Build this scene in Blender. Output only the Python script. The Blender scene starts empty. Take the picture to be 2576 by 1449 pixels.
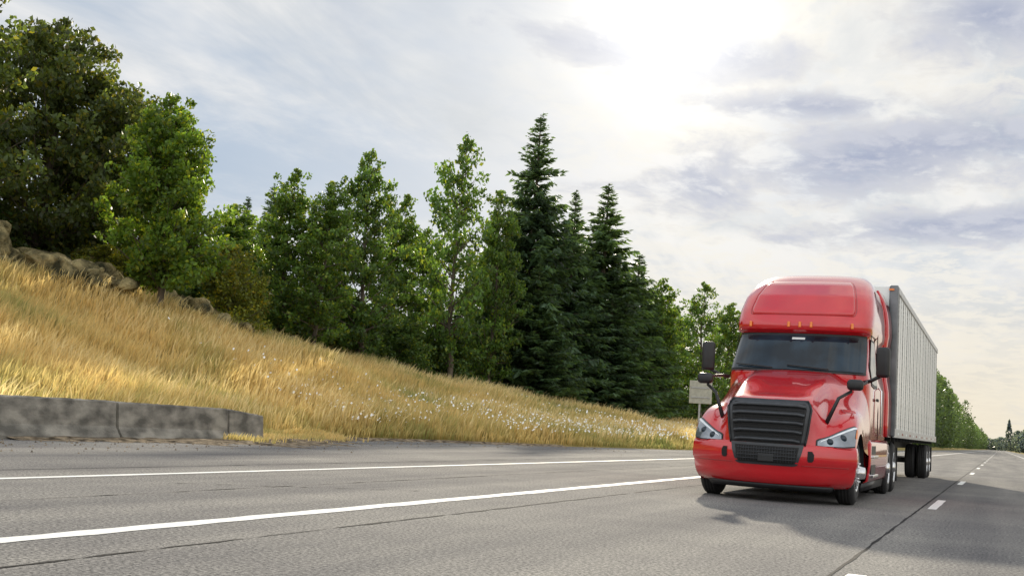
import bpy, bmesh, math, numpy as np
from mathutils import Vector, Matrix
scene=bpy.context.scene
rad=math.radians
# ---------------------------------------------------------------- helpers
def link(o):
    scene.collection.objects.link(o); return o
def empty(name,loc=(0,0,0)):
    e=bpy.data.objects.new(name,None); e.location=loc; e.empty_display_size=.5
    return link(e)
def obj(name,me,mats=(),parent=None,loc=None):
    o=bpy.data.objects.new(name,me)
    for m in mats: me.materials.append(m)
    if loc: o.location=loc
    if parent: o.parent=parent
    return link(o)
def fastmesh(name,V,quads=None,tris=None,mi=None,col=None,smooth=False):
    me=bpy.data.meshes.new(name)
    V=np.asarray(V,dtype=np.float32)
    nq=0 if quads is None else len(quads); nt=0 if tris is None else len(tris)
    loops=[];starts=[]
    if nq: loops.append(np.asarray(quads).ravel()); starts.append(np.arange(nq)*4)
    if nt: loops.append(np.asarray(tris).ravel()); starts.append(nq*4+np.arange(nt)*3)
    loops=np.concatenate(loops).astype(np.int32); starts=np.concatenate(starts).astype(np.int32)
    me.vertices.add(len(V)); me.vertices.foreach_set("co",V.ravel())
    me.loops.add(len(loops)); me.loops.foreach_set("vertex_index",loops)
    me.polygons.add(nq+nt); me.polygons.foreach_set("loop_start",starts)
    if mi is not None: me.polygons.foreach_set("material_index",np.asarray(mi,dtype=np.int32))
    me.update(calc_edges=True)
    if col is not None:
        a=me.attributes.new("Col",'FLOAT_COLOR','POINT')
        c=np.ones((len(V),4),dtype=np.float32); c[:,:3]=col
        a.data.foreach_set("color",c.ravel())
    if smooth:
        me.polygons.foreach_set("use_smooth",np.ones(nq+nt,dtype=bool))
    return me
def pymesh(name,V,F,mat,parent=None,smooth=False,loc=None):
    me=bpy.data.meshes.new(name); me.from_pydata([tuple(v) for v in V],[],F); me.update()
    if smooth:
        for p in me.polygons: p.use_smooth=True
    return obj(name,me,[mat] if mat else [],parent,loc)
def gridmesh(name,P,mat,parent=None,smooth=True,thick=0,closed=False):
    P=np.asarray(P,float); a,b=P.shape[:2]
    V=P.reshape(-1,3)
    F=[(i*b+j,i*b+j+1,(i+1)*b+j+1,(i+1)*b+j) for i in range(a-1) for j in range(b-1)]
    o=pymesh(name,V,F,mat,parent,smooth)
    if thick:
        m=o.modifiers.new('s','SOLIDIFY'); m.thickness=thick; m.offset=0
    return o
def box(name,c,s,mat,parent=None,bev=0.01,rot=None,seg=2):
    bm=bmesh.new(); bmesh.ops.create_cube(bm,size=1)
    for v in bm.verts: v.co=Vector((v.co.x*s[0],v.co.y*s[1],v.co.z*s[2]))
    if bev>0:
        bmesh.ops.bevel(bm,geom=bm.edges[:],offset=min(bev,min(s)*.45),segments=seg,affect='EDGES',profile=.5)
    me=bpy.data.meshes.new(name); bm.to_mesh(me); bm.free()
    if bev>0.02:
        for p in me.polygons: p.use_smooth=True
    o=obj(name,me,[mat],parent,c)
    if rot: o.rotation_euler=rot
    return o
def tubegeo(pts,rs,n=8):
    pts=[Vector(p) for p in pts]; V=[];F=[]
    for i,p in enumerate(pts):
        t=(pts[min(i+1,len(pts)-1)]-pts[max(i-1,0)]).normalized()
        a=t.cross(Vector((0,0,1)) if abs(t.z)<.9 else Vector((1,0,0))).normalized(); b=t.cross(a)
        for k in range(n):
            an=2*math.pi*k/n
            V.append(p+(a*math.cos(an)+b*math.sin(an))*rs[i])
    for i in range(len(pts)-1):
        for k in range(n):
            F.append((i*n+k,i*n+(k+1)%n,(i+1)*n+(k+1)%n,(i+1)*n+k))
    return V,F
def tube(name,pts,r,mat,parent=None,n=10):
    rs=[r]*len(pts) if not hasattr(r,'__len__') else r
    V,F=tubegeo(pts,rs,n)
    F.append(tuple(range(n))[::-1]); m=len(pts)-1; F.append(tuple(m*n+k for k in range(n)))
    return pymesh(name,V,F,mat,parent,True)
def lathe(name,prof,mat,parent,c,n=48,sgn=1,smooth=True):
    V=[];F=[]
    for (x,r) in prof:
        for k in range(n):
            a=2*math.pi*k/n; V.append((c[0]+sgn*x,c[1]+r*math.cos(a),c[2]+r*math.sin(a)))
    m=len(prof)
    for i in range(m-1):
        for k in range(n): F.append((i*n+k,i*n+(k+1)%n,(i+1)*n+(k+1)%n,(i+1)*n+k))
    F.append(tuple(range(n))); F.append(tuple((m-1)*n+k for k in range(n)))
    return pymesh(name,V,F,mat,parent,smooth)
# ---------------------------------------------------------------- materials
def mat(name,col,rough=.5,metal=0,coat=0,ior=None,noise=None,bump=None,emit=None,spec=None,col2=None):
    m=bpy.data.materials.new(name); m.use_nodes=True; nt=m.node_tree; b=nt.nodes['Principled BSDF']
    b.inputs['Base Color'].default_value=(*col,1); b.inputs['Roughness'].default_value=rough
    b.inputs['Metallic'].default_value=metal; b.inputs['Coat Weight'].default_value=coat
    b.inputs['Coat Roughness'].default_value=.03
    if ior: b.inputs['IOR'].default_value=ior
    if spec is not None: b.inputs['Specular IOR Level'].default_value=spec
    tc=nt.nodes.new('ShaderNodeTexCoord')
    if noise is None: noise=(6,.12)
    if noise:
        sc,amt=noise[:2]
        n=nt.nodes.new('ShaderNodeTexNoise'); n.inputs['Scale'].default_value=sc; n.inputs['Detail'].default_value=6
        mp=nt.nodes.new('ShaderNodeMapping')
        if len(noise)>2: mp.inputs['Scale'].default_value=noise[2]
        nt.links.new(tc.outputs['Object'],mp.inputs[0]); nt.links.new(mp.outputs[0],n.inputs['Vector'])
        r=nt.nodes.new('ShaderNodeValToRGB')
        r.color_ramp.elements[0].position=.36; r.color_ramp.elements[1].position=.64
        r.color_ramp.elements[0].color=(*([c*(1-amt) for c in col] if col2 is None else col2),1)
        r.color_ramp.elements[1].color=(*[min(1,c*(1+amt)) for c in col],1)
        nt.links.new(n.outputs[0],r.inputs[0]); nt.links.new(r.outputs[0],b.inputs['Base Color'])
    if bump:
        n2=nt.nodes.new('ShaderNodeTexNoise'); n2.inputs['Scale'].default_value=bump[0]; n2.inputs['Detail'].default_value=8
        nt.links.new(tc.outputs['Object'],n2.inputs['Vector'])
        bp=nt.nodes.new('ShaderNodeBump'); bp.inputs['Strength'].default_value=bump[1]; bp.inputs['Distance'].default_value=bump[2]
        nt.links.new(n2.outputs[0],bp.inputs['Height']); nt.links.new(bp.outputs[0],b.inputs['Normal'])
    return m
M_red=mat('red_paint',(.57,.007,.014),.22,0,1,noise=(3,.05))
M_red2=mat('red_plastic',(.40,.010,.014),.35,0,.6,noise=(3,.06))
M_blk=mat('black_plastic',(.014,.015,.017),.45,noise=(12,.2))
M_gl=mat('grille_grey',(.035,.039,.045),.36,noise=(12,.15))
M_mesh=mat('grille_void',(.006,.006,.007),.7)
M_glass=mat('windshield_glass',(.010,.022,.034),.04,0,0,ior=1.5,noise=(2,.6))
M_lens=mat('lamp_lens',(.24,.27,.31),.14,.6,1,noise=(5,.18))
M_led=mat('led_strip',(.80,.85,.9),.2)
M_amber=mat('amber_lens',(.85,.22,.02),.25,0,.5)
M_chrome=mat('polished_aluminium',(.75,.76,.78),.18,1,noise=(10,.08))
M_rub=mat('tyre_rubber',(.018,.018,.019),.75,noise=(20,.3),bump=(60,.3,.01))
M_dark=mat('chassis_dark',(.02,.02,.022),.7)
M_white=mat('trailer_panel',(.80,.81,.79),.28,.10,0,noise=(1.2,.12,(1,3.5,.3)),col2=(.60,.62,.61))
M_rib=mat('trailer_rib',(.50,.51,.52),.4,.3,noise=(2,.3,(1,4,1)))
M_ribd=mat('trailer_rivet_seam',(.30,.30,.30),.6,.2,noise=(9,.7,(1,1,3)),col2=(.08,.08,.08))
M_ribl=mat('trailer_light_seam',(.62,.63,.62),.4,.1,noise=(4,.2,(1,1,3)))
M_post=mat('trailer_corner_grey',(.16,.17,.18),.5,.2,noise=(3,.25))
M_conc=mat('barrier_concrete',(.26,.245,.21),.9,noise=(1.5,.3,(1,1.2,2.2)),bump=(25,.6,.03),col2=(.11,.105,.09))
M_paint=mat('road_paint',(.80,.80,.78),.7,noise=(14,.1),spec=.1)
M_seam=mat('road_seam_tar',(.035,.035,.036),.9,noise=(5,.3),spec=.1)
M_sign=mat('sign_back',(.42,.41,.34),.5,.2)
M_post2=mat('steel_post',(.4,.4,.4),.4,.6)
M_stick=mat('sticker',(.75,.8,.8),.5)
def attr_mat(name,rough,trans,tcol_gain=(1.5,1.6,.7),spec=.3):
    m=bpy.data.materials.new(name); m.use_nodes=True; nt=m.node_tree; b=nt.nodes['Principled BSDF']
    a=nt.nodes.new('ShaderNodeAttribute'); a.attribute_name='Col'
    nt.links.new(a.outputs['Color'],b.inputs['Base Color']); b.inputs['Roughness'].default_value=rough
    b.inputs['Specular IOR Level'].default_value=spec
    mul=nt.nodes.new('ShaderNodeVectorMath'); mul.operation='MULTIPLY'; mul.inputs[1].default_value=tcol_gain
    nt.links.new(a.outputs['Color'],mul.inputs[0])
    t=nt.nodes.new('ShaderNodeBsdfTranslucent'); nt.links.new(mul.outputs[0],t.inputs['Color'])
    mx=nt.nodes.new('ShaderNodeMixShader'); mx.inputs[0].default_value=trans
    nt.links.new(b.outputs[0],mx.inputs[1]); nt.links.new(t.outputs[0],mx.inputs[2])
    nt.links.new(mx.outputs[0],nt.nodes['Material Output'].inputs[0])
    return m
M_leaf=attr_mat('leaf',.45,.46,(2.4,2.1,.9),.4)
M_grass=attr_mat('grass_blade',.7,.5,(1.4,1.33,1.1),.1)
M_flower=mat('flower_petal',(.8,.8,.76),.7)
M_bark=mat('bark',(.10,.08,.06),.9,noise=(5,.4,(1,1,.2)),bump=(20,.8,.03))
def asphalt():
    m=bpy.data.materials.new('asphalt'); m.use_nodes=True; nt=m.node_tree; b=nt.nodes['Principled BSDF']
    N=nt.nodes.new; L=nt.links.new
    tc=N('ShaderNodeTexCoord')
    n=N('ShaderNodeTexNoise'); n.inputs['Scale'].default_value=34; n.inputs['Detail'].default_value=3; n.inputs['Roughness'].default_value=.85
    L(tc.outputs['Object'],n.inputs['Vector'])
    r=N('ShaderNodeValToRGB'); r.color_ramp.elements[0].position=.38; r.color_ramp.elements[1].position=.64
    r.color_ramp.elements[0].color=(.068,.070,.074,1); r.color_ramp.elements[1].color=(.36,.35,.34,1); L(n.outputs[0],r.inputs[0])
    mp=N('ShaderNodeMapping'); mp.inputs['Scale'].default_value=(.9,.045,1); L(tc.outputs['Object'],mp.inputs[0])
    n2=N('ShaderNodeTexNoise'); n2.inputs['Scale'].default_value=1.0; n2.inputs['Detail'].default_value=5; L(mp.outputs[0],n2.inputs['Vector'])
    r2=N('ShaderNodeValToRGB'); r2.color_ramp.elements[0].position=.3; r2.color_ramp.elements[1].position=.7
    r2.color_ramp.elements[0].color=(.66,.66,.69,1); r2.color_ramp.elements[1].color=(1.28,1.25,1.19,1); L(n2.outputs[0],r2.inputs[0])
    mu=N('ShaderNodeVectorMath'); mu.operation='MULTIPLY'; L(r.outputs[0],mu.inputs[0]); L(r2.outputs[0],mu.inputs[1])
    n3=N('ShaderNodeTexNoise'); n3.inputs['Scale'].default_value=.35; n3.inputs['Detail'].default_value=8; n3.inputs['Roughness'].default_value=.7; L(tc.outputs['Object'],n3.inputs['Vector'])
    r3=N('ShaderNodeValToRGB'); r3.color_ramp.elements[0].position=.35; r3.color_ramp.elements[1].position=.65
    r3.color_ramp.elements[0].color=(.82,.82,.84,1); r3.color_ramp.elements[1].color=(1.13,1.13,1.10,1); L(n3.outputs[0],r3.inputs[0])
    mu2=N('ShaderNodeVectorMath'); mu2.operation='MULTIPLY'; L(mu.outputs[0],mu2.inputs[0]); L(r3.outputs[0],mu2.inputs[1])
    L(mu2.outputs[0],b.inputs['Base Color']); b.inputs['Roughness'].default_value=.95; b.inputs['Specular IOR Level'].default_value=.06
    bp=N('ShaderNodeBump'); bp.inputs['Strength'].default_value=.5; bp.inputs['Distance'].default_value=.012
    L(n.outputs[0],bp.inputs['Height']); L(bp.outputs[0],b.inputs['Normal'])
    return m
M_asph=asphalt()
# ---------------------------------------------------------------- terrain
def itp(y,xs,vs): return np.interp(y,xs,vs)
def edge(Y): return itp(Y,[-100,23,25.5,31,37,43,56,100,400,3500],[-17.3,-17.3,-18.3,-19.2,-18.3,-16.4,-13.9,-12.8,-12.3,-12.3])
def Hc(Y): return itp(Y,[-100,15,30,36,41,48,53,64,75,89,120,200,600,3500],[6.2,5.8,4.85,4.4,4.0,3.2,2.8,2.3,1.6,1.0,.7,.5,.3,.2])
def crest(Y): return itp(Y,[-100,30,36,48,53,64,75,89,120,3500],[-33,-33,-31.3,-31,-30,-28,-26,-23,-20,-19])
def wob(X,Y): return .10*np.sin(X*.9+1.3*np.sin(Y*.31))+.08*np.sin(Y*.7+X*.35)+.05*np.sin(X*2.1-Y*1.3)
def sst(a,b,x):
    t=np.clip((x-a)/(b-a),0,1); return t*t*(3-2*t)
def terr(X,Y):
    X=np.asarray(X,float);Y=np.asarray(Y,float)
    e=edge(Y);c=crest(Y); s=np.clip((e-X)/(e-c),0,1.0)
    z=Hc(Y)*(.45*s+.55*s*s*(1.5-.5*s))+.04*sst(0,.1,s)
    z=z+wob(X,Y)*sst(.05,.4,s)
    bank=sst(0,3.0,c-1.0-X)*1.2*(1-sst(40,56,Y))
    z=z+bank+.02*np.clip(c-X,0,60)*(1-sst(45,80,Y))
    z=np.where(X>e+.02,-.06,z)
    z=np.where(X>6.8,-.06-.3*sst(6.8,12,X),z)
    return z
xs=np.concatenate([-np.geomspace(500,45,14),np.arange(-44,-11.9,.4),[-10,-6,0,6.7,7.5,9,12],np.geomspace(16,500,14)])
ys=np.concatenate([[-200,-100,-50,-20],np.arange(0,130,.6),np.geomspace(132,3400,45)])
GX,GY=np.meshgrid(xs,ys)
GZ=terr(GX,GY)
a,b=GX.shape
idx=np.arange(a*b).reshape(a,b)
Q=np.stack([idx[:-1,:-1],idx[:-1,1:],idx[1:,1:],idx[1:,:-1]],-1).reshape(-1,4)
def ground_mat():
    m=bpy.data.materials.new('dry_grass_soil'); m.use_nodes=True; nt=m.node_tree; b=nt.nodes['Principled BSDF']
    N=nt.nodes.new; L=nt.links.new; tc=N('ShaderNodeTexCoord')
    n=N('ShaderNodeTexNoise'); n.inputs['Scale'].default_value=.5; n.inputs['Detail'].default_value=9; n.inputs['Roughness'].default_value=.7; L(tc.outputs['Object'],n.inputs['Vector'])
    r=N('ShaderNodeValToRGB'); e=r.color_ramp.elements; e[0].position=.35; e[0].color=(.14,.14,.045,1); e[1].position=.62; e[1].color=(.40,.31,.14,1)
    x=e.new(.5); x.color=(.30,.24,.09,1)
    L(n.outputs[0],r.inputs[0]); L(r.outputs[0],b.inputs['Base Color']); b.inputs['Roughness'].default_value=.95; b.inputs['Specular IOR Level'].default_value=.05
    bp=N('ShaderNodeBump'); bp.inputs['Distance'].default_value=.1; n2=N('ShaderNodeTexNoise'); n2.inputs['Scale'].default_value=6; n2.inputs['Detail'].default_value=8
    L(tc.outputs['Object'],n2.inputs['Vector']); L(n2.outputs[0],bp.inputs['Height']); L(bp.outputs[0],b.inputs['Normal'])
    return m
me=fastmesh('ground',np.stack([GX,GY,GZ],-1).reshape(-1,3),Q,smooth=True)
obj('ground',me,[ground_mat()])
# road
ry=np.concatenate([[-150,-50,-10],np.arange(0,110,2.0),np.geomspace(112,3300,30)])
rngr=np.random.default_rng(3)
V=[];F=[]
for i,y in enumerate(ry):
    ex=float(edge(y))+(.0 if y<23 else float(rngr.uniform(-.12,.12)))
    for x in (ex,-12,-6,0,6.9): V.append((x,y,0.0))
for i in range(len(ry)-1):
    for k in range(4): F.append((i*5+k,i*5+k+1,(i+1)*5+k+1,(i+1)*5+k))
pymesh('highway_road',V,F,M_asph)
mk=empty('road_markings')
def strip(name,x0,x1,ya,yb,z,m,parent,step=2.0,jit=0,jseed=0):
    r=np.random.default_rng(jseed); yy=np.arange(ya,yb,step) if yb-ya>step else [ya]
    yy=list(yy)+[yb]; V=[];F=[]
    for y in yy:
        j=r.uniform(-jit,jit,2); V+= [(x0+j[0],y,z),(x1+j[1],y,z)]
    for i in range(len(yy)-1): F.append((2*i,2*i+1,2*i+3,2*i+2))
    return pymesh(name,V,F,m,parent)
strip('edge_line',-6.05,-5.84,-40,900,.004,M_paint,mk,.35,.014,1)
strip('shoulder_line',-9.98,-9.82,-40,900,.004,M_paint,mk,.5,.01,2)
for i in range(-2,40):
    c=7.45+13.9*i; strip('lane_dash',-1.04,-.90,c-1.75,c+1.75,.004,M_paint,mk,.5,.006,i+9)
strip('right_edge_line',3.0,3.15,-40,900,.004,M_paint,mk,2,.01,5)
sm=empty('road_seams')
strip('seam',-1.15,-1.12,-40,900,.004,M_seam,sm,.3,.010,11)
strip('seam',-5.08,-5.05,-40,500,.004,M_seam,sm,.22,.02,12)
strip('seam',-8.0,-7.985,-40,60,.004,M_seam,sm,.22,.02,15)
strip('seam',-10.9,-10.87,-40,400,.004,M_seam,sm,.3,.016,14)
V=[];F=[]
for i in range(24):
    t=i/23; x=-8.9+2.2*t+.05*math.sin(i*1.9); y=10.9+2.6*t
    w=.018; V+=[(x-w,y,.005),(x+w,y+.02,.005)]
for i in range(23): F.append((2*i,2*i+1,2*i+3,2*i+2))
pymesh('crack',V,F,M_seam,sm)
M_dirt=mat('dirt_litter',(.22,.175,.12),.95,noise=(5,.6),bump=(18,1,.05),spec=.05,col2=(.07,.055,.04))
V=[];F=[]
dy=np.arange(16.5,44,.25)
rd=np.random.default_rng(6)
for i,y in enumerate(dy):
    e=float(edge(y)); w=(.35+2.0*math.exp(-((y-25.5)/5.)**2))*(.6+.5*abs(math.sin(y*1.7)+.5*math.sin(y*4.1)))+rd.uniform(0,.3)
    V+=[(e-.3,y,.06),(e+w*.4,y,.03+rd.uniform(0,.05)),(e+w,y,.002)]
for i in range(len(dy)-1):
    for k in range(2): F.append((i*3+k,i*3+k+1,(i+1)*3+k+1,(i+1)*3+k))
pymesh('roadside_dirt',V,F,M_dirt)
rp=np.random.default_rng(61); n=900
PY=rp.uniform(9,45,n); PX=edge(PY)+np.abs(rp.normal(0,1.6,n))+.1; PR=rp.uniform(.01,.035,n)
o8=np.array([(1,0,0),(0,1,0),(-1,0,0),(0,-1,0),(0,0,1)])
PV=np.stack([PX,PY,np.full(n,.0)],-1)[:,None,:]+o8[None]*PR[:,None,None]
i5=np.arange(n)*5
tr=np.concatenate([np.stack([i5+k,i5+(k+1)%4,i5+4],-1) for k in range(4)])
obj('gravel',fastmesh('gravel',PV.reshape(-1,3),None,tr),[M_dirt])
# barrier
bar=empty('concrete_barrier')
def barrier_seg(y0,y1,drop=0,tilt=0):
    prof=[(.30,0),(.30,.08),(.14,.30),(.085,.80),(.06,.83),(-.06,.83),(-.085,.80),(-.14,.30),(-.30,.08),(-.30,0)]
    V=[];F=[];n=len(prof); r=np.random.default_rng(int(y0*10)+99)
    yy=np.concatenate([[y0],np.linspace(y0+.04,y1-.04,26),[y1]])
    for i,y in enumerate(yy):
        end=(i==0 or i==len(yy)-1)
        for (x,z) in prof:
            jx=r.normal(0,.004);jz=r.normal(0,.004) if z>.1 else 0
            V.append((-17.42+x*(.86 if end else 1)+jx,y,z*(.975 if end else 1)+jz-drop*(y-y0)/(y1-y0)+tilt-.01))
    for i in range(len(yy)-1):
        for k in range(n-1): F.append((i*n+k,i*n+k+1,(i+1)*n+k+1,(i+1)*n+k))
    F.append(tuple(range(n))); F.append(tuple((len(yy)-1)*n+k for k in range(n)))
    pymesh('segment',V,F,M_conc,bar)
for s0,s1 in [(-4.2,-.25),(-.2,3.75),(3.8,7.75),(7.8,11.7),(11.75,15.65),(15.7,19.6)]: barrier_seg(s0,s1)
barrier_seg(19.68,23.5,.03,-.01); barrier_seg(23.58,25.0,.12,-.05)
# ---------------------------------------------------------------- grass
rng=np.random.default_rng(7)
def fbm(X,Y,s):
    r=np.random.default_rng(s); z=0
    for k in range(5):
        f=.25*1.9**k; a=r.uniform(0,6.28,4)
        z=z+(np.sin(X*f+a[0]+1.2*np.sin(Y*f*.8+a[1]))*np.sin(Y*f+a[2]+1.1*np.sin(X*f*.7+a[3])))*.62**k
    return z
gold=np.array([.70,.53,.20]);pale=np.array([.88,.76,.46]);green=np.array([.20,.27,.07]);brown=np.array([.42,.27,.10])
def blades(X,Y,Z,h,w,base,tip,lean):
    n=len(X)
    az=rng.uniform(0,6.28,n); la=rng.normal(.5,.9,n); ld=np.abs(rng.normal(0,lean,n))+.05
    dx=np.cos(la)*ld*h; dyy=np.sin(la)*ld*h
    wx=np.cos(az)*w;wy=np.sin(az)*w
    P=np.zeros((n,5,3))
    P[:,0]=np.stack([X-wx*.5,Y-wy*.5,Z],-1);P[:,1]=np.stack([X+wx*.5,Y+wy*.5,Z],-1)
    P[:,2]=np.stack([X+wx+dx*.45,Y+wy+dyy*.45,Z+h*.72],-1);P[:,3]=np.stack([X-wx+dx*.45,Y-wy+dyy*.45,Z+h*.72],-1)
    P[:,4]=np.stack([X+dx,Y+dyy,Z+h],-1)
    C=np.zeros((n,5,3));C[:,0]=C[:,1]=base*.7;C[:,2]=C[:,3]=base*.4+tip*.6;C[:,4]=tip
    return P,C
Nb=270000
Y=12+ (rng.random(Nb)**1.7)*110
e=edge(Y); c=crest(Y)
s=rng.random(Nb)
X=e-.12-(e-c+5)*s
keep=~((Y>-10)&(Y<25)&(X>-17.85))
X=X[keep];Y=Y[keep];n=len(X)
ne=7000; ye=rng.uniform(22.8,31,ne); xe=edge(ye)+np.abs(rng.normal(0,.55,ne))*(rng.random(ne)<.8)-.1
kk=~((xe>-17.8)&(xe<-16.98)&(ye<24.4)); X=np.concatenate([X,xe[kk]]);Y=np.concatenate([Y,ye[kk]]);n=len(X)
Z=terr(X,Y)-.02
e=edge(Y);c=crest(Y); sr=(e-X)/(e-c)
f1=fbm(X,Y,1);f2=fbm(X*1.6,Y*1.6,2)
dens=rng.random(n)<np.clip(.8+.35*f2+.2,0.25,1)
X,Y,Z,f1,f2,sr,e=[q[dens] for q in (X,Y,Z,f1,f2,sr,e)]; n=len(X)
h=(.56+.18*f1+rng.normal(0,.11,n))*np.clip(.4+(e-X)*.5,.45,1); h=np.clip(h,.12,1.0)
w=(.011+.00021*Y)*rng.uniform(.7,1.3,n)
gmix=np.clip(.06+.42*f2+.35*sst(.75,1.1,sr)+.34*sst(32,55,Y)+.15*(1-sst(0,.25,sr))+rng.normal(0,.14,n),0,.9)[:,None]
base=gold*(1-gmix)+green*gmix
br=np.clip(rng.normal(0,.5,n)+f1*.5-.1,0,.6)[:,None]; base=base*(1-br*.4)+brown*br*.4
base=base*rng.uniform(.8,1.2,(n,1))
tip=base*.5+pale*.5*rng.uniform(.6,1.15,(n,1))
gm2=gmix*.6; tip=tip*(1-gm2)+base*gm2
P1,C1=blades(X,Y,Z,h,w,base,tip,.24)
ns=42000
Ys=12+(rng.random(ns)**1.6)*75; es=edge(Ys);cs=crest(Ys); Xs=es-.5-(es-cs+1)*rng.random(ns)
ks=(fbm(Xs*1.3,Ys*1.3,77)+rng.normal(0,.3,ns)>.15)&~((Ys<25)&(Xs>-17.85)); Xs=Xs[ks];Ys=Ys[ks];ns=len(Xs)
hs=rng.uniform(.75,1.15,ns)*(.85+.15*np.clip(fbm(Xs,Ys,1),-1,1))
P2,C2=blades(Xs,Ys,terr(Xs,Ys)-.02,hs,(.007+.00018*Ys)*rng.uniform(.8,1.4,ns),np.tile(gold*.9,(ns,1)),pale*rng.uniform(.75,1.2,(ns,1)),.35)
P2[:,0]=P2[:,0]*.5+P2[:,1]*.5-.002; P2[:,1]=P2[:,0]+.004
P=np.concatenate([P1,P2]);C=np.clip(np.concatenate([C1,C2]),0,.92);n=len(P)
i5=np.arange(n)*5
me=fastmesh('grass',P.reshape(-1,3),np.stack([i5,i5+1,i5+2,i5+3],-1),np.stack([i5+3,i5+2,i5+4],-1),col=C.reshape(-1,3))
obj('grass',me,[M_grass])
# wildflowers
nf=3000
Y=33+rng.random(nf)**1.0*58; e=edge(Y);c=crest(Y)
X=e-.3-(e-c)*np.abs(rng.normal(0,.25,nf)); k=(fbm(X,Y,5)>-.1)&(X>c); X=X[k];Y=Y[k];nf=len(X)
Z=terr(X,Y)+rng.uniform(.45,.8,nf)
ang=np.arange(6)*math.pi/3
R=rng.uniform(.018,.045,nf); tx=rng.normal(0,.5,nf);ty=rng.normal(-.7,.4,nf)
P=np.stack([X[:,None]+R[:,None]*np.cos(ang),Y[:,None]+R[:,None]*np.sin(ang),Z[:,None]+R[:,None]*(np.cos(ang)*tx[:,None]+np.sin(ang)*-ty[:,None])],-1)
i6=np.arange(nf)*6
me=fastmesh('wildflowers',P.reshape(-1,3),np.concatenate([np.stack([i6,i6+1,i6+2,i6+3],-1),np.stack([i6,i6+3,i6+4,i6+5],-1)]))
obj('wildflowers',me,[M_flower])
# ---------------------------------------------------------------- trees
def leafquads(C,size,rng,flat=0):
    n=len(C); a=rng.normal(size=(n,3)); 
    a/=np.linalg.norm(a,axis=1)[:,None]
    b=rng.normal(size=(n,3)); b-=a*np.sum(a*b,1)[:,None]; b/=np.linalg.norm(b,axis=1)[:,None]
    s=size[:,None]
    return np.stack([C+a*s,C+b*s*.6,C-a*s,C-b*s*.6],1)
def decid(name,seed,H=10,R=2.3,h0=.12,nb=88,per=58,clr=.385,gcol=(.080,.145,.032),steep=.9,lsz=.11,trunk=.16,topw=.5):
    rng=np.random.default_rng(seed); TV=[];TF=[]
    def addt(pts,rs,n=6):
        V,F=tubegeo(pts,rs,n); o=len(TV); TV.extend(V); TF.extend([tuple(o+i for i in f) for f in F])
    pts=[(0,0,-.4)];x=y=0
    for k in range(1,9):
        x+=rng.normal(0,.08);y+=rng.normal(0,.08); pts.append((x,y,H*.9*k/8))
    tr=[trunk*(1-.88*k/8) for k in range(9)]; addt(pts,tr,8)
    tp=np.array(pts)
    CC=[];CR=[];CB=[]
    for i in range(nb):
        q=((i+rng.random())/nb)
        z=H*(h0+(.97-h0)*q**.85)
        r=R*((1-q)**topw)*min(1,.45+q*3.2)*rng.uniform(.5,1.2)
        az=i*2.4+rng.normal(0,.4)
        bx=np.interp(z*.8,tp[:,2],tp[:,0]);by=np.interp(z*.8,tp[:,2],tp[:,1])
        rise=r*steep*rng.uniform(.3,1.0)*(1.0 if q>.15 else .3); zs=max(.1*H,z-rise)
        d=np.array([math.cos(az),math.sin(az)])
        ends=[(bx,by,zs),(bx+d[0]*r*.45,by+d[1]*r*.45,zs+(z-zs)*.4+.05),(bx+d[0]*r,by+d[1]*r,z)]
        if ends[2][2]>H*.99: ends[2]=(ends[2][0],ends[2][1],H*.99)
        addt(ends,[.05*(1-q*.6),.03*(1-q*.5),.008],4)
        a=np.array(ends[0]);m=np.array(ends[1]);b_=np.array(ends[2])
        for t in ([.35,.6,.8,1.0] if r>.9 else [.6,1.0]):
            p=(a*(1-t)**2+2*m*t*(1-t)+b_*t*t)+rng.normal(0,.16,3)
            if t<.5 and rng.random()<.6: continue
            CC.append(p);CR.append(clr*rng.uniform(.5,1.2)*(.6 if q>.9 else 1));CB.append(rng.uniform(.6,1.4))
    for k in range(7):
        CC.append(np.array([x+rng.normal(0,.2),y+rng.normal(0,.2),H*(.93+.01*k)]));CR.append(.2);CB.append(1)
    CC=np.array(CC);CR=np.array(CR);CB=np.array(CB)
    cnt=np.maximum(8,(per*(CR/clr)**2).astype(int)); idx=np.repeat(np.arange(len(CC)),cnt)
    off=rng.normal(size=(len(idx),3)); off/=np.linalg.norm(off,axis=1)[:,None]; rr=rng.random(len(idx))**.45*1.15
    off=off*rr[:,None]*CR[idx][:,None]*np.array([1,1,.75])
    P=CC[idx]+off
    LV=leafquads(P,rng.uniform(.55,1.25,len(P))*lsz,rng)
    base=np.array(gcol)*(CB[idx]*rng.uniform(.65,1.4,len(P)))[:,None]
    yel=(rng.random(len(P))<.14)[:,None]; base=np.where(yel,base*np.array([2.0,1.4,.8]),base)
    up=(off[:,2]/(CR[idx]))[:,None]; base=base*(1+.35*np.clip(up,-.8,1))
    nT=len(TV); nL=len(P)
    V=np.concatenate([np.array([tuple(v) for v in TV]),LV.reshape(-1,3)])
    lq=nT+np.arange(nL*4).reshape(-1,4)
    Qs=np.concatenate([np.array(TF),lq]); mi=np.concatenate([np.zeros(len(TF)),np.ones(nL)])
    col=np.concatenate([np.full((nT,3),.1),np.repeat(base,4,axis=0)])
    me=fastmesh(name,V,Qs,mi=mi,col=col); me.materials.append(M_bark); me.materials.append(M_leaf); return me
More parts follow.
